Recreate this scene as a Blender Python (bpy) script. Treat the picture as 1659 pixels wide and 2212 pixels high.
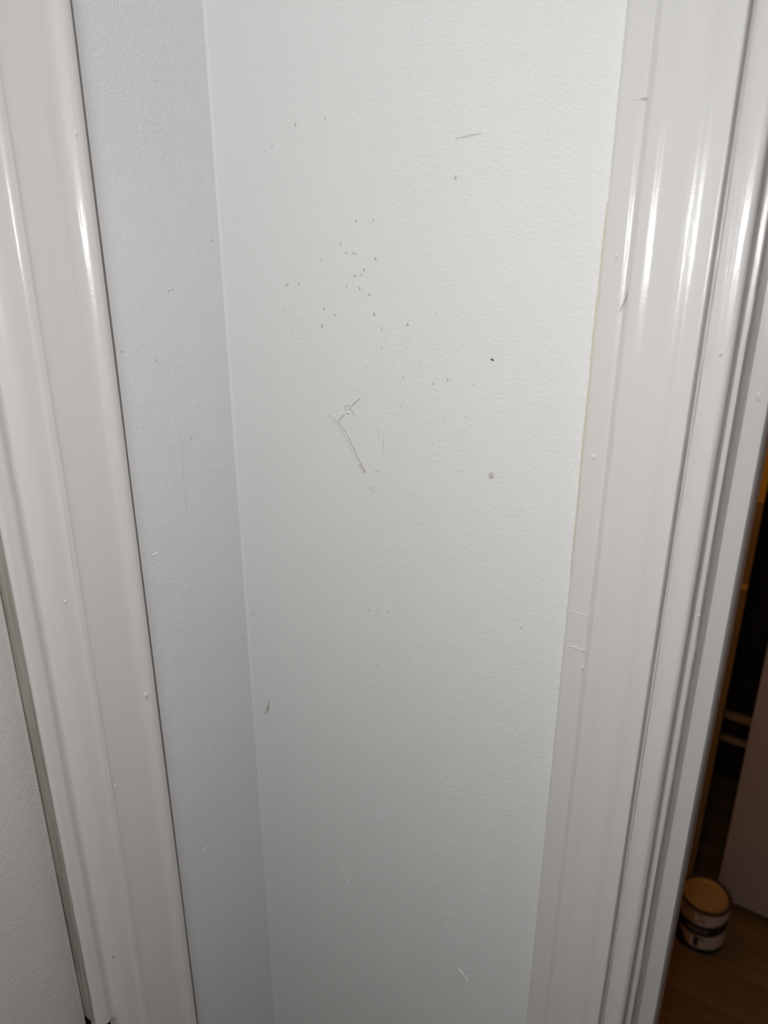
import bpy, bmesh, math, random
from mathutils import Vector, Matrix, noise
for o in list(bpy.data.objects): bpy.data.objects.remove(o)
S = bpy.context.scene
COL = S.collection
random.seed(4)

# ---------------------------------------------------------------- camera
cd = bpy.data.cameras.new('camera'); cam = bpy.data.objects.new('camera', cd); COL.objects.link(cam); S.camera = cam
cd.sensor_fit = 'HORIZONTAL'; cd.sensor_width = 36; cd.lens = 1610/1659*36
cd.clip_start = .01; cd.clip_end = 50
EYE = 1.53
cam.matrix_world = (Matrix.Translation((0, 0, EYE)) @ Matrix.Rotation(math.radians(34), 4, 'Z')
                    @ Matrix.Rotation(math.radians(90-20.6), 4, 'X') @ Matrix.Rotation(math.radians(.12), 4, 'Z'))
cd.dof.use_dof = True; cd.dof.focus_distance = .56; cd.dof.aperture_fstop = 9.5

# ---------------------------------------------------------------- world, lights, exposure
w = bpy.data.worlds.new('world'); S.world = w; w.use_nodes = True
w.node_tree.nodes['Background'].inputs[0].default_value = (.9, .95, 1, 1)
w.node_tree.nodes['Background'].inputs[1].default_value = .0
S.view_settings.view_transform = 'Standard'; S.view_settings.look = 'None'
S.view_settings.exposure = -0.07; S.view_settings.gamma = 1; S.view_settings.use_curve_mapping = False
def lamp(name, kind, loc, energy, color, **kw):
    l = bpy.data.lights.new(name, kind); l.energy = energy; l.color = color
    for k, v in kw.items(): setattr(l, k, v)
    o = bpy.data.objects.new(name, l); o.location = loc; COL.objects.link(o); return o
FLASH, HALL_FILL = 4.3, 12.5
# the phone's own flash, 17 mm to the left of its lens
fl = Matrix.Rotation(math.radians(34), 3, 'Z') @ Vector((-.017, -.004, -.004))
flash = lamp('flash', 'SPOT', (fl.x, fl.y, EYE+fl.z), FLASH, (1, .985, .965), shadow_soft_size=.0035, spot_size=math.radians(150), spot_blend=1.0)
flash.rotation_euler = (math.radians(90-20.6), 0, math.radians(34))
# added unseen fill (behind and above the photographer), brightens the upper walls
hall = lamp('hall_fill_light', 'POINT', (-.02, -.27, 2.22), HALL_FILL, (.97, .98, 1), shadow_soft_size=.13)
# warm lamp in the passage beyond
warm = lamp('passage_light', 'POINT', (-.55, 1.28, 1.52), 2.4, (1, .46, .10), shadow_soft_size=.05)

# ---------------------------------------------------------------- helpers
def tag(o, label=None, cat=None, group=None, kind=None):
    if label: o['label'] = label
    if cat: o['category'] = cat
    if group: o['group'] = group
    if kind: o['kind'] = kind
    return o
def link(name, me, mat=None, parent=None):
    o = bpy.data.objects.new(name, me); COL.objects.link(o)
    if mat: me.materials.append(mat)
    if parent: o.parent = parent
    return o
def empty(name, loc=(0, 0, 0)):
    o = bpy.data.objects.new(name, None); o.location = loc; COL.objects.link(o); return o
def bmobj(name, bm, mat, parent=None, smooth=False):
    bmesh.ops.recalc_face_normals(bm, faces=bm.faces)
    me = bpy.data.meshes.new(name); bm.to_mesh(me); bm.free()
    if smooth:
        for p in me.polygons: p.use_smooth = True
        me.set_sharp_from_angle(angle=math.radians(38))
    return link(name, me, mat, parent)
def addbox(bm, x0, x1, y0, y1, z0, z1, bev=0):
    m = Matrix.LocRotScale(((x0+x1)/2, (y0+y1)/2, (z0+z1)/2), None, (abs(x1-x0), abs(y1-y0), abs(z1-z0)))
    r = bmesh.ops.create_cube(bm, size=1, matrix=m)
    if bev:
        es = list({e for v in r['verts'] for e in v.link_edges})
        bmesh.ops.bevel(bm, geom=es, offset=bev, segments=2, affect='EDGES', profile=.6)
def box(name, x0, x1, y0, y1, z0, z1, mat, parent=None, bev=0):
    bm = bmesh.new(); addbox(bm, x0, x1, y0, y1, z0, z1, bev); return bmobj(name, bm, mat, parent, bool(bev))


def extrude(name, prof, z0, z1, mat, parent=None, nseg=160, wob=.00018, seed=0, jag=None):
    """closed cross-section (x, y) list pulled up from z0 to z1 with the slight waviness of many coats of paint"""
    bm = bmesh.new(); rings = []
    n = len(prof)
    for k in range(nseg+1):
        z = z0+(z1-z0)*k/nseg; ring = []
        for i, (x, y) in enumerate(prof):
            a = noise.noise(Vector((i*.35+seed, z*9, seed*1.7)))*wob + noise.noise(Vector((i*1.1+seed, z*45, 3.1)))*wob*.45
            b = noise.noise(Vector((i*.35-seed, z*8, 9.3)))*wob
            zz = z + (jag(x, y) if (jag and k == 0) else 0)
            ring.append(bm.verts.new((x+a, y+b, zz)))
        rings.append(ring)
    for k in range(nseg):
        for i in range(n):
            j = (i+1) % n
            bm.faces.new((rings[k][i], rings[k][j], rings[k+1][j], rings[k+1][i]))
    bm.faces.new(rings[0]); bm.faces.new(rings[-1])
    return bmobj(name, bm, mat, parent, True)
def arc(cx, cy, r, a0, a1, n=6, ry=None):
    ry = ry or r
    return [(cx+r*math.cos(math.radians(a0+(a1-a0)*i/n)), cy+ry*math.sin(math.radians(a0+(a1-a0)*i/n))) for i in range(n+1)]

# materials
def N(nt, t, **kw):
    n = nt.nodes.new(t)
    for k, v in kw.items():
        if hasattr(n, k): setattr(n, k, v)
        else: n.inputs[k].default_value = v
    return n
def mat(name, color, rough=.5, metal=0, spec=.5, coat=0):
    m = bpy.data.materials.new(name); m.use_nodes = True; nt = m.node_tree; b = nt.nodes['Principled BSDF']
    b.inputs['Base Color'].default_value = (*color, 1); b.inputs['Roughness'].default_value = rough
    b.inputs['Metallic'].default_value = metal; b.inputs['Specular IOR Level'].default_value = spec
    return m, nt, b
def coords(nt, scale=(1, 1, 1)):
    tc = N(nt, 'ShaderNodeTexCoord'); mp = N(nt, 'ShaderNodeMapping'); mp.inputs['Scale'].default_value = scale
    nt.links.new(tc.outputs['Object'], mp.inputs['Vector']); return mp.outputs[0]
def mixcol(nt, fac, a, b):
    m = N(nt, 'ShaderNodeMix', data_type='RGBA'); nt.links.new(fac, m.inputs[0])
    for s, v in ((6, a), (7, b)):
        if isinstance(v, tuple): m.inputs[s].default_value = (*v, 1)
        else: nt.links.new(v, m.inputs[s])
    return m.outputs[2]
def nz(nt, vec, scale, detail=3, rough=.5):
    n = N(nt, 'ShaderNodeTexNoise'); n.inputs['Scale'].default_value = scale; n.inputs['Detail'].default_value = detail
    n.inputs['Roughness'].default_value = rough; nt.links.new(vec, n.inputs['Vector']); return n.outputs['Fac']
def ramp(nt, fac, p0, p1, c0=(0, 0, 0), c1=(1, 1, 1)):
    r = N(nt, 'ShaderNodeValToRGB'); e = r.color_ramp.elements
    e[0].position = p0; e[0].color = (*c0, 1); e[1].position = p1; e[1].color = (*c1, 1)
    nt.links.new(fac, r.inputs[0]); return r.outputs[0]
def bump(nt, b, h, strength, dist, prev=None):
    n = N(nt, 'ShaderNodeBump'); n.inputs['Strength'].default_value = strength; n.inputs['Distance'].default_value = dist
    nt.links.new(h, n.inputs['Height'])
    if prev is not None: nt.links.new(prev, n.inputs['Normal'])
    nt.links.new(n.outputs[0], b.inputs['Normal']); return n.outputs[0]
def mul(nt, a, b):
    n = N(nt, 'ShaderNodeMath', operation='MULTIPLY')
    for i, v in enumerate((a, b)):
        if isinstance(v, (int, float)): n.inputs[i].default_value = v
        else: nt.links.new(v, n.inputs[i])
    return n.outputs[0]

def wall_paint(name, c1, c2, stip=.5, smooth_zone=False, big=.22):
    """flat wall emulsion laid on with a roller"""
    m, nt, b = mat(name, c1, .62, spec=.35)
    v = coords(nt)
    nt.links.new(mixcol(nt, nz(nt, v, 9, 3), c1, c2), b.inputs['Base Color'])
    fine = nz(nt, v, 720, 4, .55)
    msk = ramp(nt, nz(nt, v, 5.5, 3), .38, .62, (.25,)*3, (1,)*3)
    if smooth_zone:      # the sanded, filled patch beside the corner carries little stipple
        tc = N(nt, 'ShaderNodeTexCoord'); sx = N(nt, 'ShaderNodeSeparateXYZ'); nt.links.new(tc.outputs['Object'], sx.inputs[0])
        ad = N(nt, 'ShaderNodeMath', operation='ADD'); nt.links.new(sx.outputs[0], ad.inputs[0])
        nt.links.new(mul(nt, nz(nt, v, 7, 2), .12), ad.inputs[1])
        mr = N(nt, 'ShaderNodeMapRange'); mr.inputs[1].default_value = -.265; mr.inputs[2].default_value = -.215
        mr.inputs[3].default_value = .22; mr.inputs[4].default_value = 1
        nt.links.new(ad.outputs[0], mr.inputs[0]); msk = mr.outputs[0]
    n1 = bump(nt, b, mul(nt, fine, msk), stip, .0005)
    n2 = bump(nt, b, nz(nt, v, 60, 3), .22, .0014, n1)
    bump(nt, b, nz(nt, v, 300, 3), big, .0008, n2)
    return m
WALL = wall_paint('wall_paint', (.775, .77, .755), (.755, .75, .74), .7, True)
WALLB = wall_paint('wall_paint_cool', (.745, .75, .76), (.76, .76, .765), 1.0, False, .5)
CEIL = wall_paint('ceiling_paint', (.8, .8, .79), (.78, .78, .77), .3)
SLAB = wall_paint('door_paint', (.70, .685, .66), (.67, .66, .64), .9, False, .42)
FARW = wall_paint('passage_paint', (.60, .42, .22), (.57, .40, .21), .3)

def gloss(name, c1, c2, rough=.2, brush=.35, lump=.20):
    """old oil gloss, brushed lengthwise"""
    m, nt, b = mat(name, c1, rough, spec=.5)
    v = coords(nt); vs = coords(nt, (1, 1, .035))
    nt.links.new(mixcol(nt, nz(nt, v, 12, 4), c1, c2), b.inputs['Base Color'])
    n1 = bump(nt, b, nz(nt, vs, 430, 4), brush, .0004)
    n2 = bump(nt, b, nz(nt, coords(nt, (1, 1, .3)), 130, 3), lump, .0009, n1)
    n3 = bump(nt, b, nz(nt, v, 620, 2), .14, .0003, n2)
    r = N(nt, 'ShaderNodeMapRange'); r.inputs[3].default_value = rough*.8; r.inputs[4].default_value = rough
    nt.links.new(nz(nt, v, 30, 3), r.inputs[0]); nt.links.new(r.outputs[0], b.inputs['Roughness'])
    return m
TRIM = gloss('gloss_trim', (.68, .665, .635), (.66, .65, .625), .268)
TRIML = gloss('gloss_trim_left', (.76, .74, .72), (.74, .725, .71), .268)
JAMB = gloss('gloss_jamb', (.67, .65, .64), (.65, .64, .635), .268, .8, .10)
OLDP = gloss('yellowed_paint', (.62, .585, .47), (.60, .57, .47), .25)

def wood(name, c1, c2, rough, sc=(60, 60, 2.5), b_=.3):
    m, nt, b = mat(name, c1, rough); v = coords(nt, sc)
    f = nz(nt, v, 3, 6, .65)
    nt.links.new(mixcol(nt, ramp(nt, f, .35, .68), c1, c2), b.inputs['Base Color']); bump(nt, b, f, b_, .0012); return m
RAW = wood('thinly_painted_wood', (.30, .285, .235), (.47, .45, .40), .55, (160, 160, 5), .8)
FLOORW = wood('brown_floorboard', (.14, .068, .018), (.22, .115, .032), .5, (2.5, 45, 45))
BROWN = wood('brown_stained_wood', (.20, .095, .03), (.26, .13, .05), .5, (50, 50, 3))
OCHRE = wood('ochre_paint', (.80, .44, .05), (.74, .40, .05), .45, (30, 30, 4), .1)
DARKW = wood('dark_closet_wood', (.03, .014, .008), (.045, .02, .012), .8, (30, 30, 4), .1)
BLACK = mat('black_void', (.004, .004, .004), .9, spec=.1)[0]
MARK = mat('grey_scuff', (.47, .46, .44), .6)[0]
MARKP = mat('pale_scuff', (.57, .55, .53), .5)[0]
DARKM = mat('dark_chip', (.10, .085, .075), .6)[0]
SPOT = mat('beige_spot', (.57, .525, .475), .5)[0]
PALE = mat('fresh_filler', (.80, .79, .75), .3)[0]
WPLAIN = mat('repaired_paint', (.78, .78, .765), .5)[0]

# ---------------------------------------------------------------- setting
V = .43; A = .4415; H = 2.44
VB = .55                                    # back face of the doorway wall
UJ = -.070                                  # jamb face of the right doorway
struct = lambda o, label: tag(o, label, None, None, 'structure')

wb = empty('wall_back')
struct(wb, 'off-white painted wall filling the middle between the corner and right casing')
bm = bmesh.new(); addbox(bm, -A-.002, -.0885, V, VB, 0, H)
bmobj('wall_face', bm, WALL, wb)
box('wall_face', UJ+.80, 1.7, V, VB, 0, H, WALL, wb)
box('wall_face', UJ-.014, UJ+.80, V, VB, 2.08, H, WALL, wb)
# the corner's painted caulk line, slightly proud and uneven
extrude('caulk_bead', [(-A-.001, V+.001), (-A-.001, V-.0002), (-A+.0008, V-.0006), (-A+.0026, V-.0002), (-A+.0036, V+.001)], .02, H-.02, WALL, wb, 420, .0004, 3)

wl = empty('wall_left')
struct(wl, 'cool white narrow wall strip left of the corner, beside the left casing')
LJ = .2215                                  # left doorway's far jamb
box('wall_face', -A-.12, -A, .2372, VB, 0, H, WALLB, wl)
box('wall_face', -A-.12, -A, -1.9, LJ-.80, 0, H, WALLB, wl)
box('wall_face', -A-.12, -A, LJ-.80, LJ-.012, 2.08, H, WALLB, wl)
HALLP = wall_paint('hall_paint', (.38, .37, .36), (.36, .35, .34), .3)
wr = box('wall_right', 1.58, 1.70, -1.9, V, 0, H, HALLP); struct(wr, 'plain grey wall out of view at the hall right side')
wf = box('wall_front', -A-.12, 1.70, -2.02, -1.9, 0, H, HALLP); struct(wf, 'plain grey wall behind the photographer')
cl = empty('ceiling'); struct(cl, 'flat white ceiling above the hall and passage')
box('ceiling_panel', -2.0, 2.0, -2.02, 2.0, H, H+.08, CEIL, cl)

# floor: boards parallel to the doorway wall, in the passage and the hall
fl_ = empty('floor'); struct(fl_, 'dark brown wooden floor seen through the right doorway')
box('subfloor', -2.0, 2.0, -2.02, 2.4, -.05, -.0195, BROWN, fl_)
pm = None; bw = .105
for r in range(41):
    y0 = -1.95+r*bw
    for s in range(3):
        x0 = -2.0+s*1.6-(r*.53 % 1.2)+.0
        xa, xb = max(x0, -2.0), min(x0+1.6, 2.0)
        if xb-xa < .05: continue
        if y0+bw < .9 and s != 1: pass
        bm = bmesh.new(); addbox(bm, xa+.0006, xb-.0006, y0+.0007, y0+bw-.0007, -.019, random.uniform(-.0004, 0), .0008)
        bmobj('plank', bm, FLOORW, fl_, True)
# thin strip that closes the right-hand end of short rows lies outside the frame

# ---------------------------------------------------------------- left doorway
t1 = empty('trim_1'); struct(t1, 'glossy off-white moulded door casing at the left, running floor to top')
def L(v, t): return (-A+t, v)               # v along the wall, t proud of it
prof = [L(.3195, -.001), L(.3195, .0038), L(.3190, .0060), L(.3178, .0080), L(.3160, .0097), L(.3140, .0109), L(.3120, .0116), L(.3102, .0118),
        L(.3088, .0116), L(.3076, .0111), L(.3066, .01045), L(.3056, .00975), L(.3046, .00905), L(.3038, .0086), L(.3028, .0082), L(.3010, .0079), L(.2990, .0078), L(.2960, .0080)]
prof += [L(.2930-.0250*k/8, .0083+.0018*(k/8)**1.6) for k in range(9)]                                                          # wide shallow cove
prof += [L(.2668, .0106), L(.2656, .0113), L(.2645, .0115), L(.2636, .0112), L(.2628, .0114), L(.2616, .0113), L(.2602, .0103)]   # double ridge
prof += [L(.2595, .0099), L(.2560, .0099), L(.2520, .0097), L(.2480, .0090), L(.2445, .0076), L(.2420, .0058), L(.2405, .0038), L(.2402, -.001)]
extrude('casing_board', prof, 0, 2.16, TRIML, t1, 300, .00025, 1)
GAP_SHADE = mat('dark_gap_shade', (.22, .20, .195), .9)[0]  # dark colour painted in for the shadowed gap beside the casing
tag(extrude('gap_shade_strip', [L(.3190, -.0005), L(.3190, .0006), L(.3249, .0004), L(.3253, -.0005)], 0, 2.16, GAP_SHADE, t1, 300, .0003, 21), 'dark strip, painted-in shadow of the gap where the casing meets the wall')
# right-hand matching board on the near side of that doorway and the head, both out of view
extrude('casing_board', [(x, (LJ-.80)-(y-LJ)) for x, y in prof], 0, 2.16, TRIML, t1, 20, .0001, 5)
box('casing_board', -A, -A+.012, LJ-.80-.10, .3185, 2.10, 2.18, TRIML, t1, .002)

d1 = empty('door_1'); struct(d1, 'white painted door with roller stipple at the lower left edge')
def jag(x, y): return (.2357-y)*.9+.0022*noise.noise(Vector((x*900, y*900, 2))) if y > .2 else 0
jp = [(-A-.06, LJ), (-A-.002, LJ), (-A+.0055, LJ), (-A+.0070, LJ+.0008), (-A+.0078, LJ+.0025)]
jp += [(-A+.0078, LJ+k*.0016) for k in range(2, 6)] + [(-A+.0077, LJ+.0098), (-A+.0072, LJ+.0108), (-A+.0052, LJ+.0132), (-A+.0032, LJ+.0157), (-A+.0027, LJ+.0164), (-A+.0026, LJ+.0190), (-A-.06, LJ+.0192)]
jmb = extrude('jamb', [(x, y) for x, y in jp], .905, 2.08, TRIML, d1, 260, .0003, 2, jag)
rawp = [(-A-.0600, LJ-.0006), (-A-.0600, LJ-.0012), (-A+.0052, LJ-.0012), (-A+.0060, LJ-.0006)]
tag(extrude('rebate_face', rawp, .919, 2.08, RAW, d1, 260, .0002, 8), 'thinly painted grey wood edge of jamb')
# bottom of the jamb broken away: a dark hollow
tag(box('broken_hollow', -A-.06, -A-.0002, LJ-.001, .2406, .55, .945, BLACK, d1), 'black hollow where the jamb end is broken away')
box('jamb', -A-.06, -A+.006, LJ, .2372, 0, .55, TRIML, d1, .001)
box('jamb', -A-.12, -A+.005, LJ-.815, LJ-.80, 0, 2.08, TRIML, d1, .001)
# the leaf, closed, its face a centimetre behind the jamb edge
dl = bmesh.new(); addbox(dl, -A-.040, -A-.0045, LJ-.797, LJ-.0022, .008, 2.07, .0012)
bmobj('door_leaf', dl, SLAB, d1, True)
kn = bmesh.new()
for z0, r0, r1, dz in ((0, .027, .027, .004), (.004, .011, .011, .03), (.034, .016, .027, .012), (.046, .027, .027, .012), (.058, .027, .012, .012)):
    mtx = Matrix.Translation((-A-.0045+z0+dz/2, LJ-.73, 1.0)) @ Matrix.Rotation(math.radians(90), 4, 'Y')
    bmesh.ops.create_cone(kn, cap_ends=True, segments=32, radius1=r0, radius2=r1, depth=dz, matrix=mtx)
bmobj('door_knob', kn, mat('brass', (.7, .5, .25), .3, 1)[0], d1, True)

# ---------------------------------------------------------------- right doorway
t2 = empty('trim_2'); struct(t2, 'glossy cream moulded door casing right of the wall, with stepped profile')
def Rr(u, t): return (u, V-(t-.0035 if t > .004 else t))
U0 = -.1431
pr = [Rr(U0, -.001), Rr(U0, .0072), Rr(U0+.0006, .0087), Rr(U0+.0018, .0094)]
pr += [Rr(U0+.0030+.0095*k/7, .0095+.0002*math.sin(math.pi*k/7)) for k in range(8)]
pr += [Rr(U0+.0133, .0093), Rr(U0+.0142, .0088), Rr(U0+.0149, .0087), Rr(U0+.0158, .0093), Rr(U0+.0170, .0103), Rr(U0+.0182, .0113), Rr(U0+.0189, .0117)]
# wave: two soft descending shoulders with a hollow between them
W0 = U0+.0190; tt = .0119; NW = 44; WW = .0378
for k in range(NW+1):
    s_ = k/NW
    sl = .035+.15*math.exp(-((s_-.46)/.13)**2)-.34*math.exp(-((s_-.20)/.070)**2)-.32*math.exp(-((s_-.73)/.110)**2)+.05*(s_ > .9)+.20*math.exp(-((s_-.06)/.06)**2)
    tt += sl*WW/NW; pr.append(Rr(W0+WW*s_, tt))
pr += [Rr(W0+WW+.0007, tt-.0004), Rr(W0+WW+.0009, tt-.0015), Rr(W0+WW+.0010, -.001)]
extrude('casing_board', pr, 0, 2.14, TRIM, t2, 300, .0002, 4)
extrude('casing_board', [(2*UJ+.80-x, y) for x, y in pr], 0, 2.14, TRIM, t2, 20, .0001, 6)
box('casing_board', U0, UJ+.80+.072, V-.012, V, 2.085, 2.145, TRIM, t2, .002)
# lumpy yellowed paint edge where the casing meets the wall

d2 = empty('door_2'); struct(d2, 'off-white jamb of the right doorway with rebate and door stop')
jr = [(-.0990, V+.003), (-.0846, V+.003), (-.0836, V-.0010), (-.0828, V-.0016), (-.0760, V-.0017)]
jr += [(-.0738+.0046*math.sin(math.radians(a)), V+.0031-.0046*math.cos(math.radians(a))) for a in range(0, 91, 15)]   # rounded arris
jr += [(-.0692, V+.0090), (-.0693, V+.0155)]
jr += [(-.0685, V+.0158), (-.0665, V+.0157), (-.0659, V+.0166)]
jr += [(-.0658, V+.0300), (-.0658, V+.1215), (-.0990, V+.1215)]
extrude('jamb', jr, 0, 2.08, JAMB, d2, 300, .00035, 7)
st = [(-.0668, V+.0495), (-.0560, V+.0495), (-.0545, V+.0500), (-.0538, V+.0515), (-.0538, V+.083), (-.0545, V+.0845), (-.0668, V+.085)]
extrude('door_stop', st, 0, 2.07, JAMB, d2, 260, .0002, 9)
box('jamb', UJ+.80, UJ+.815, V-.001, V+.1215, 0, 2.08, JAMB, d2, .001)
box('jamb', UJ-.01, UJ+.815, V-.001, V+.1215, 2.07, 2.085, JAMB, d2, .001)
for a_, b_ in ((U0, -.0850),):
    box('casing_board', a_, b_, VB, VB+.012, 0, 2.14, JAMB, t2, .002)
tag(box('passage_wall_side', -2.0, U0, VB, VB+.004, 0, H, FARW, wb), 'tan painted passage side of the wall')

# ---------------------------------------------------------------- passage beyond
F = 1.60
LOWB = wood('lower_brown', (.36, .21, .07), (.32, .18, .06), .5, (30, 30, 4), .1)
wfar = empty('wall_far'); struct(wfar, 'tan passage wall seen as a thin ochre strip through the right doorway')
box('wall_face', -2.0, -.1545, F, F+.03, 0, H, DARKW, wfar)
tag(box('upper_panel', -2.0, -.1548, F-.006, F, 1.021, H, OCHRE, wfar), 'ochre painted upper part')
tag(box('lower_panel', -2.0, -.1548, F-.003, F, 0, 1.021, LOWB, wfar), 'brown lower part')
tag(box('rail', -2.0, -.1550, F-.010, F-.002, .826, .838, OCHRE, wfar, .001), 'narrow lighter rail across the lower part')
box('wall_face', .62, 2.0, F-.02, F+.03, 0, H, FARW, wfar)
box('wall_face', -.1545, .62, F-.02, F+.03, 2.04, H, FARW, wfar)
we = box('wall_end', -2.06, -2.0, VB, 2.4, 0, H, FARW); struct(we, 'tan end wall of the passage, out of view')
we = box('wall_side', 2.0, 2.06, VB, 2.4, 0, H, FARW); struct(we, 'tan side wall of the passage, out of view')
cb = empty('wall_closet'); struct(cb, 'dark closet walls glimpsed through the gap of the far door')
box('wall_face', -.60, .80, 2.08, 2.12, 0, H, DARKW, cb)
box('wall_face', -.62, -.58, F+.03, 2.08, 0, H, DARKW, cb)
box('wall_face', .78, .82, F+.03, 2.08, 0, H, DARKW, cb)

d3 = empty('door_3'); struct(d3, 'white far door standing ajar behind the paint can')
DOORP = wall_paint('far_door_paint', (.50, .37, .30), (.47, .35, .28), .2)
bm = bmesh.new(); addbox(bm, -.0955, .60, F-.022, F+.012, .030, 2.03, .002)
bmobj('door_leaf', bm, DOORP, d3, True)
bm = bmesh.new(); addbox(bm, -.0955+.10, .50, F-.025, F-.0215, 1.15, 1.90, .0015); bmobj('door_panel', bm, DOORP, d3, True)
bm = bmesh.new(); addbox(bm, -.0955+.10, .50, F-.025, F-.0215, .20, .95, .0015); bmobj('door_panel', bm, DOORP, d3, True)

sh = empty('closet_shelf', (-.16, 1.70, 0)); tag(sh, 'small two-board wooden shelf inside the dark closet gap', 'shelf')
def rel(o, root): o.location = -root.location; return o
SHW = mat('worn_tan_wood', (.34, .18, .07), .5)[0]
rel(box('shelf_board', -.40, .10, 1.66, 1.675, .466, .482, SHW, sh, .002), sh)
rel(box('shelf_board', -.40, .10, 1.66, 1.675, .404, .416, SHW, sh, .002), sh)
for x in (-.40, .08):
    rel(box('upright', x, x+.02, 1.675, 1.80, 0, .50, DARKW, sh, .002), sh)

# ---------------------------------------------------------------- paint can
CX, CY = -.1076, 1.468
can = empty('paint_can', (CX, CY, 0)); tag(can, 'small metal paint can with gold lid standing on brown floor by the far door', 'paint can')
def lathe(name, prof, m, parent, seg=64, cap=True):
    bm = bmesh.new(); rings = []
    for r, z in prof: rings.append([bm.verts.new((r*math.cos(2*math.pi*i/seg), r*math.sin(2*math.pi*i/seg), z)) for i in range(seg)])
    for k in range(len(rings)-1):
        for i in range(seg): bm.faces.new((rings[k][i], rings[k][(i+1) % seg], rings[k+1][(i+1) % seg], rings[k+1][i]))
    if cap: bm.faces.new(rings[0]); bm.faces.new(rings[-1])
    return bmobj(name, bm, m, parent, True)
TIN = mat('can_tin', (.33, .25, .15), .42, .8)[0]
GOLD, nt, b = mat('gold_lid', (.62, .36, .11), .38, .35)
bump(nt, b, nz(nt, coords(nt), 40, 3), .1, .001)
RC = .0545; HC = .127
lathe('can_body', [(.050, 0), (RC, .0008), (RC+.001, .0025), (RC, .0042), (RC-.0005, .006), (RC-.0005, HC-.007), (RC-.0025, HC-.0085)], TIN, can)
tag(lathe('rim', [(RC-.004, HC-.008), (RC+.0006, HC-.006), (RC+.0014, HC-.003), (RC+.0008, HC-.0004), (RC-.0012, HC), (RC-.0045, HC-.001), (RC-.0060, HC-.005), (RC-.006, HC-.009)], mat('dark_rim', (.10, .06, .03), .5, .3)[0], can, 64, False), 'dark rolled rim')
tag(lathe('lid', [(RC-.0058, HC-.008), (RC-.0062, HC-.0040), (RC-.0075, HC-.0022), (RC-.0092, HC-.0030), (RC-.0102, HC-.0072), (RC-.0130, HC-.0076), (.020, HC-.0066), (.0005, HC-.0064)], GOLD, can), 'gold pressed lid')
# printed label: tan and white print, sweeping dark band, dark foot
LBL, nt, b = mat('can_label', (.5, .4, .3), .45)
tc = N(nt, 'ShaderNodeTexCoord'); sp = N(nt, 'ShaderNodeSeparateXYZ'); nt.links.new(tc.outputs['Object'], sp.inputs[0])
def m2(op, a, b_):
    n = N(nt, 'ShaderNodeMath', operation=op)
    for i, v in enumerate((a, b_)):
        if v is None: continue
        if isinstance(v, (int, float)): n.inputs[i].default_value = v
        else: nt.links.new(v, n.inputs[i])
    return n.outputs[0]
ang = m2('ARCTAN2', sp.outputs[1], sp.outputs[0])            # radians; the camera side is about -1.5
dang = m2('ADD', ang, 1.50)
z = sp.outputs[2]
# band centre dips towards the front
zc = m2('ADD', m2('MULTIPLY', m2('MULTIPLY', dang, dang), .004), m2('ADD', .070, m2('MULTIPLY', dang, .003)))
band = m2('LESS_THAN', m2('ABSOLUTE', m2('SUBTRACT', z, zc), None), .0150)
foot = m2('LESS_THAN', z, m2('ADD', .020, m2('MULTIPLY', m2('MAXIMUM', m2('SUBTRACT', m2('MULTIPLY', dang, -1.0), .28), 0), .060)))
left = m2('LESS_THAN', dang, -.22)
fig = m2('MULTIPLY', m2('LESS_THAN', m2('ABSOLUTE', m2('ADD', dang, .03), None), .10), m2('MULTIPLY', m2('LESS_THAN', z, .050), m2('GREATER_THAN', z, .024)))
vn = coords(nt, (1, 1, 1)); nn = nz(nt, vn, 160, 3)
base = mixcol(nt, left, (.60, .47, .40), (.42, .25, .10))
splot = m2('MULTIPLY', ramp(nt, nz(nt, vn, 70, 3), .50, .58), m2('LESS_THAN', dang, .30))
base = mixcol(nt, splot, base, (.36, .24, .13))
c = mixcol(nt, fig, base, (.03, .02, .02))
bandcol = mixcol(nt, m2('MULTIPLY', m2('MULTIPLY', ramp(nt, nz(nt, coords(nt, (1, 1, 2.2)), 330, 2), .50, .56), m2('LESS_THAN', m2('ABSOLUTE', m2('ADD', dang, .05), None), .38)), m2('LESS_THAN', m2('ABSOLUTE', m2('SUBTRACT', z, zc), None), .006)), (.016, .012, .014), (.34, .25, .20))
c = mixcol(nt, band, c, bandcol); c = mixcol(nt, foot, c, (.014, .010, .010))
nt.links.new(c, b.inputs['Base Color'])
lab = lathe('label', [(RC-.002, .0052), (RC+.0001, .0055), (RC+.0001, HC-.0100), (RC-.002, HC-.0098)], LBL, can)
tag(lab, 'worn tan and white label with a sweeping black band and black foot')

# ---------------------------------------------------------------- fixture added to go with the hall fill light (out of view)
hl = empty('fill_fixture', (-.02, -.27, H)); tag(hl, 'round white fixture added above the hall fill light, unseen', 'lamp')
lathe('fill_fixture_base', [(.10, -.001), (.18, -.002), (.185, -.022), (.10, -.024)], mat('fill_fixture_white', (.8, .8, .8), .4)[0], hl, 48)

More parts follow.
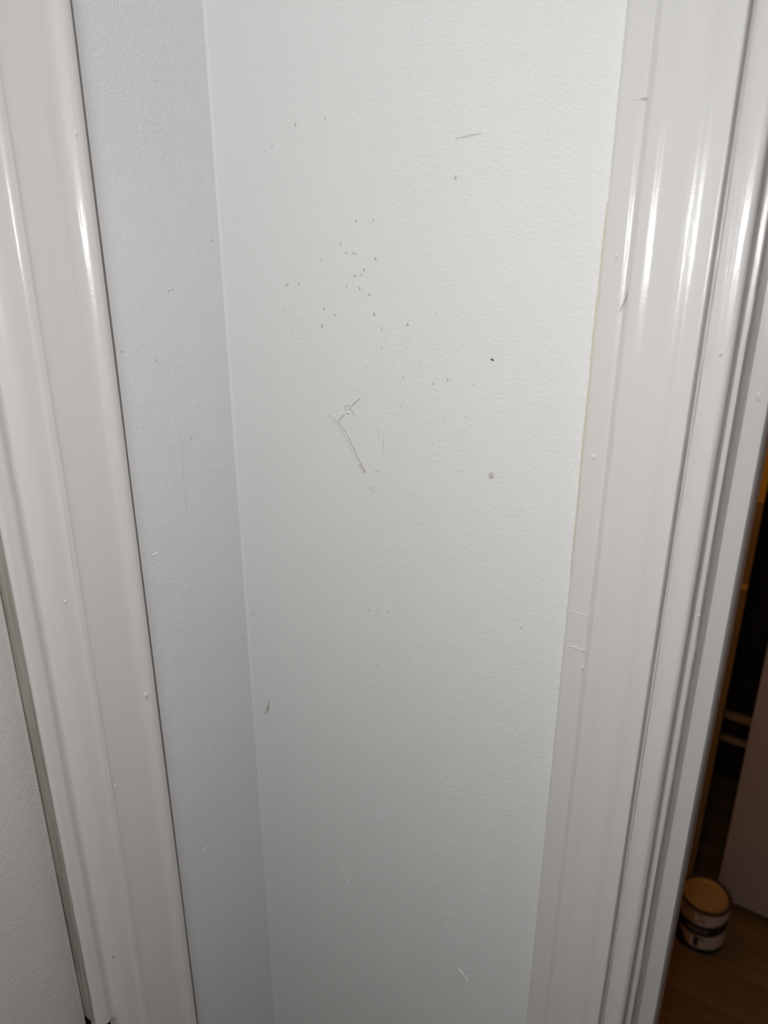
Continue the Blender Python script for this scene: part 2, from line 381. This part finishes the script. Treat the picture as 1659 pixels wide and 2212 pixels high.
# ---------------------------------------------------------------- marks on the walls and trim
def ribbon(name, pts, width, mat_, parent, plane='C', h=.0002, taper=True, fixed=None, dy=0):
    """thin raised or smeared stroke of paint along (along, z) points on a wall plane"""
    P = []
    for i in range(len(pts)-1):
        for k in range(6):
            t = k/6; P.append((pts[i][0]*(1-t)+pts[i+1][0]*t, pts[i][1]*(1-t)+pts[i+1][1]*t))
    P.append(pts[-1])
    for _ in range(4): P = [P[0]]+[((P[i-1][0]+P[i][0]*2+P[i+1][0])/4, (P[i-1][1]+P[i][1]*2+P[i+1][1])/4) for i in range(1, len(P)-1)]+[P[-1]]
    bm = bmesh.new(); prev = None; n = len(P)
    for i, (a, z) in enumerate(P):
        q = P[min(i+1, n-1)]; p = P[max(i-1, 0)]; dx, dz = q[0]-p[0], q[1]-p[1]; l = math.hypot(dx, dz) or 1
        wv = width/2*((.35+.65*math.sin(math.pi*i/(n-1))**.5) if taper else 1)*(1+.45*noise.noise(Vector((i*.9, a*40, 1))))
        nx, nz_ = -dz/l*wv, dx/l*wv
        row = []
        for s, hh in ((-1, -.0001), (-.6, h*.8), (0, h), (.6, h*.8), (1, -.0001)):
            aa, zz = a+nx*s, z+nz_*s
            if plane == 'C': row.append(bm.verts.new((aa, V+dy-hh, zz)))
            else: row.append(bm.verts.new((-A+dy+hh, aa, zz)))
        if prev:
            for k in range(4): bm.faces.new((prev[k], prev[k+1], row[k+1], row[k]))
        prev = row
    return bmobj(name, bm, mat_, parent, True)
def blob(bm, a, z, ra, rz, h=.00025, plane='C', dy=0, rot=0):
    c = (a, V+dy, z) if plane == 'C' else (-A+dy, a, z)
    sc = (ra, h, rz) if plane == 'C' else (h, ra, rz)
    m = Matrix.Translation(c) @ Matrix.Rotation(rot, 4, 'Y' if plane == 'C' else 'X') @ Matrix.Diagonal((*sc, 1))
    bmesh.ops.create_icosphere(bm, subdivisions=2, radius=1, matrix=m)
def dot(name, a, z, ra, rz, m, parent, h=.00025, plane='C', dy=0, rot=0):
    bm = bmesh.new(); blob(bm, a, z, ra, rz, h, plane, dy, rot); return bmobj(name, bm, m, parent, True)

G = [(-.3427, 1.4022), (-.332, 1.3973), (-.3257, 1.3904), (-.3208, 1.3833), (-.3154, 1.3742), (-.3117, 1.3684), (-.3076, 1.3637)]
tag(ribbon('gouge', G, .0036, MARKP, wb, h=.0001), 'long diagonal scrape')
tag(ribbon('scratch', [(a-.0002, z) for a, z in G[:-1]], .0013, WPLAIN, wb, h=.00045), 'pale raised ridge within the long scrape')
ribbon('scratch', [(a+.0013, z+.0003) for a, z in G], .0010, MARK, wb, h=.00015)
ribbon('scuff', [(-.3094, 1.3665), (-.3068, 1.3625)], .0042, MARKP, wb, h=.00012)
ribbon('scratch', [(-.3316, 1.3977), (-.3276, 1.4024), (-.325, 1.4045)], .0016, MARKP, wb)
ribbon('scratch', [(-.3219, 1.4073), (-.3249, 1.4083), (-.3244, 1.4108), (-.3218, 1.4114), (-.3193, 1.4104), (-.3215, 1.4073)], .0009, MARK, wb, taper=False)
ribbon('scratch', [(-.3193, 1.4107), (-.3168, 1.4131), (-.3147, 1.415), (-.3109, 1.4178)], .0012, MARK, wb)
ribbon('scratch', [(-.3194, 1.409), (-.3169, 1.4062), (-.3149, 1.4041)], .0008, MARK, wb)
dot('paint_lump', -.3219, 1.4062, .0016, .0015, PALE, wb, .0009)
tag(ribbon('pencil_mark', [(-.2401, 1.5817), (-.2354, 1.5821), (-.2333, 1.5823), (-.2305, 1.5826), (-.2269, 1.5831), (-.2227, 1.5835)], .0009, MARK, wb, h=.00008), 'short faint grey stroke near the top')
dot('chip', -.2387, 1.5606, .0010, .0010, MARK, wb)
tag(dot('chip', -.2081, 1.4548, .0014, .0007, DARKM, wb, rot=.3), 'small dark chip')
tag(dot('spot', -.2043, 1.3791, .0021, .0027, SPOT, wb, .0003), 'oval beige spot')
ribbon('dent', [(-.4205, 1.1195), (-.4197, 1.115), (-.4206, 1.1094), (-.4233, 1.1047), (-.4266, 1.1008)], .0022, MARK, wb, h=.0001)
ribbon('dent', [(-.4215, 1.114), (-.4222, 1.1094), (-.4243, 1.106)], .0018, MARKP, wb, h=.0006)
ribbon('dent', [(-.4322, 1.209), (-.4326, 1.2078), (-.4313, 1.2058)], .0013, MARK, wb, h=.0003)
ribbon('scuff', [(-.3411, .9694), (-.3375, .9581), (-.3310, .9480), (-.3260, .9400)], .0050, WPLAIN, wb, h=.0002)
ribbon('scratch', [(-.2095, .9217), (-.2048, .9178), (-.2, .9138)], .0022, WPLAIN, wb, h=.0005)
ribbon('scratch', [(-.2906, 1.3935), (-.2909, 1.3860), (-.2908, 1.3780)], .0005, MARK, wb, h=.0001)
ribbon('scratch', [(-.2985, 1.3655), (-.2955, 1.3668), (-.2930, 1.3662)], .0006, MARK, wb, h=.0001)
ribbon('scratch', [(-.3040, 1.3520), (-.3010, 1.3500), (-.2985, 1.3485)], .0007, MARK, wb, h=.0001)
ribbon('scratch', [(-.2960, 1.4000), (-.2945, 1.3920)], .0005, MARKP, wb, h=.0001)
sp = [(-.3213, 1.5165), (-.3151, 1.5165), (-.3131, 1.516), (-.3262, 1.5223), (-.3432, 1.5113), (-.2972, 1.5133), (-.3068, 1.506), (-.3091, 1.5027), (-.3146, 1.5019), (-.3214, 1.495), (-.3104, 1.4939), (-.3024, 1.4903), (-.2983, 1.4774), (-.3441, 1.4664), (-.2922, 1.4682), (-.2713, 1.4722), (-.3779, 1.4931), (-.3752, 1.4938), (-.373, 1.4802), (-.3642, 1.4948), (-.342, 1.4788), (-.3321, 1.4749), (-.2396, 1.4388), (-.2504, 1.4349), (-.2923, 1.4551), (-.3622, 1.5972), (-.3373, 1.5987), (-.3842, 1.5852), (-.3817, 1.2249), (-.2865, 1.2525), (-.3038, 1.2486), (-.2969, 1.2016), (-.175, 1.2735), (-.2743, 1.4368), (-.2989, 1.5371), (-.3127, 1.5366)]
bm = bmesh.new()
for i, (a, zz) in enumerate(sp):
    blob(bm, a, zz, random.uniform(.0004, .0009), random.uniform(.0006, .0014), .0001, rot=random.uniform(-.5, .5))
for i in range(280):        # fine dirt clusters
    ca, cz, sa, sz = random.choice([(-.365, 1.478, .012, .014), (-.300, 1.372, .012, .016), (-.302, 1.255, .010, .016), (-.285, 1.20, .014, .03), (-.27, 1.43, .02, .03), (-.255, 1.40, .03, .03)])
    r = random.uniform(.00015, .0004); blob(bm, random.gauss(ca, sa), random.gauss(cz, sz), r, r*1.4, .00008)
tag(bmobj('specks', bm, MARK, wb, True), 'scattered small grey specks', kind='stuff')

# left wall strip
bm = bmesh.new()
for a, zz in [(.3387, 1.2965), (.402, 1.3469), (.422, 1.5234), (.3797, 1.4904), (.3766, 1.4899), (.3841, 1.3789), (.3584, 1.4427), (.3304, 1.4522)]:
    blob(bm, a, zz, .0007, .0009, .00015, 'B')
tag(bmobj('specks', bm, MARK, wl, True), 'small grey specks', kind='stuff')
ribbon('dent', [(.3340, 1.2972), (.3375, 1.2958), (.3405, 1.2975)], .0015, WALLB, wl, 'B', .0006)
ribbon('crack', [(.3700, 1.3960), (.3748, 1.3765), (.3739, 1.3581), (.373, 1.3393), (.3738, 1.318)], .0005, MARKP, wl, 'B', .00008)
ribbon('scratch', [(.3527, .9880), (.3560, .9898), (.3600, .9895)], .0016, PALE, wl, 'B', .0003)

# casings
CV = -.0061
for z_a, z_b, w_ in ((1.325, 1.385, .0011), (1.38, 1.455, .0016), (1.45, 1.50, .0020), (1.495, 1.545, .0013)):
    tag(ribbon('paint_edge', [(U0+.0004, z_a+(z_b-z_a)*k/8) for k in range(9)], w_, OLDP, t2, 'C', .0003, True, None, CV+.0008), 'yellowed runny paint along the casing edge')
tag(ribbon('hair', [(-.1261, 1.5010), (-.1265, 1.496), (-.1281, 1.4925), (-.1292, 1.4890)], .00032, DARKM, t2, 'C', .0003, True, None, CV-.0006), 'fine dark hair stuck to the casing')
ribbon('paint_ridge', [(-.1393, 1.2746), (-.1350, 1.2752), (-.1310, 1.2747), (-.1270, 1.275)], .0011, TRIM, t2, 'C', .00045, True, None, CV)
ribbon('paint_ridge', [(-.1405, 1.2994), (-.1370, 1.3000), (-.1341, 1.3003), (-.128, 1.3002)], .0008, TRIM, t2, 'C', .0003, True, None, CV)
ribbon('paint_ridge', [(-.1352, 1.5934), (-.1325, 1.5930), (-.1301, 1.5934), (-.1262, 1.5936)], .0012, TRIM, t2, 'C', .0003, True, None, CV)
for a, zz, r in [(-.1262, 1.1944, .0008), (-.1281, 1.2616, .0008), (-.1355, 1.4046, .0012), (-.1344, 1.5179, .0008)]:
    dot('paint_drip', a, zz, r, r*1.7, TRIM, t2, .0006, 'C', CV)
dot('paint_drip', -.0752, 1.4702, .0009, .0015, JAMB, d2, .0007, 'C', -.0017)
dot('paint_drip', -.0668, 1.309, .0008, .0014, JAMB, d2, .0008, 'C', .0160)
dot('paint_drip', -.0600, 1.440, .0012, .0030, JAMB, d2, .0005, 'C', .0495)
ribbon('paint_run', [(-.0662, 1.50), (-.0664, 1.485), (-.0672, 1.470), (-.0680, 1.462)], .0009, JAMB, d2, 'C', .0006, True, None, .0160)
for a, zz, r, t in [(.3085, 1.5849, .0013, .0112), (.2824, 1.1723, .0010, .0075), (.2693, 1.1285, .0008, .0100), (.2533, 1.2951, .0007, .0102), (.3052, 1.1915, .0013, .0120)]:
    dot('paint_drip', a, zz, r, r*1.7, TRIML, t1, .0008, 'B', t)
dot('chip', .2444, .9722, .0007, .0011, DARKM, t1, .0003, 'B', .0096)
ribbon('scratch', [(.252, .9475), (.2535, .9480), (.2550, .9476)], .0006, MARK, t1, 'B', .0002, True, None, .0102)
ribbon('scratch', [(.2535, .945), (.2536, .935), (.2538, .925)], .0010, PALE, t1, 'B', .0003, True, None, .0102)
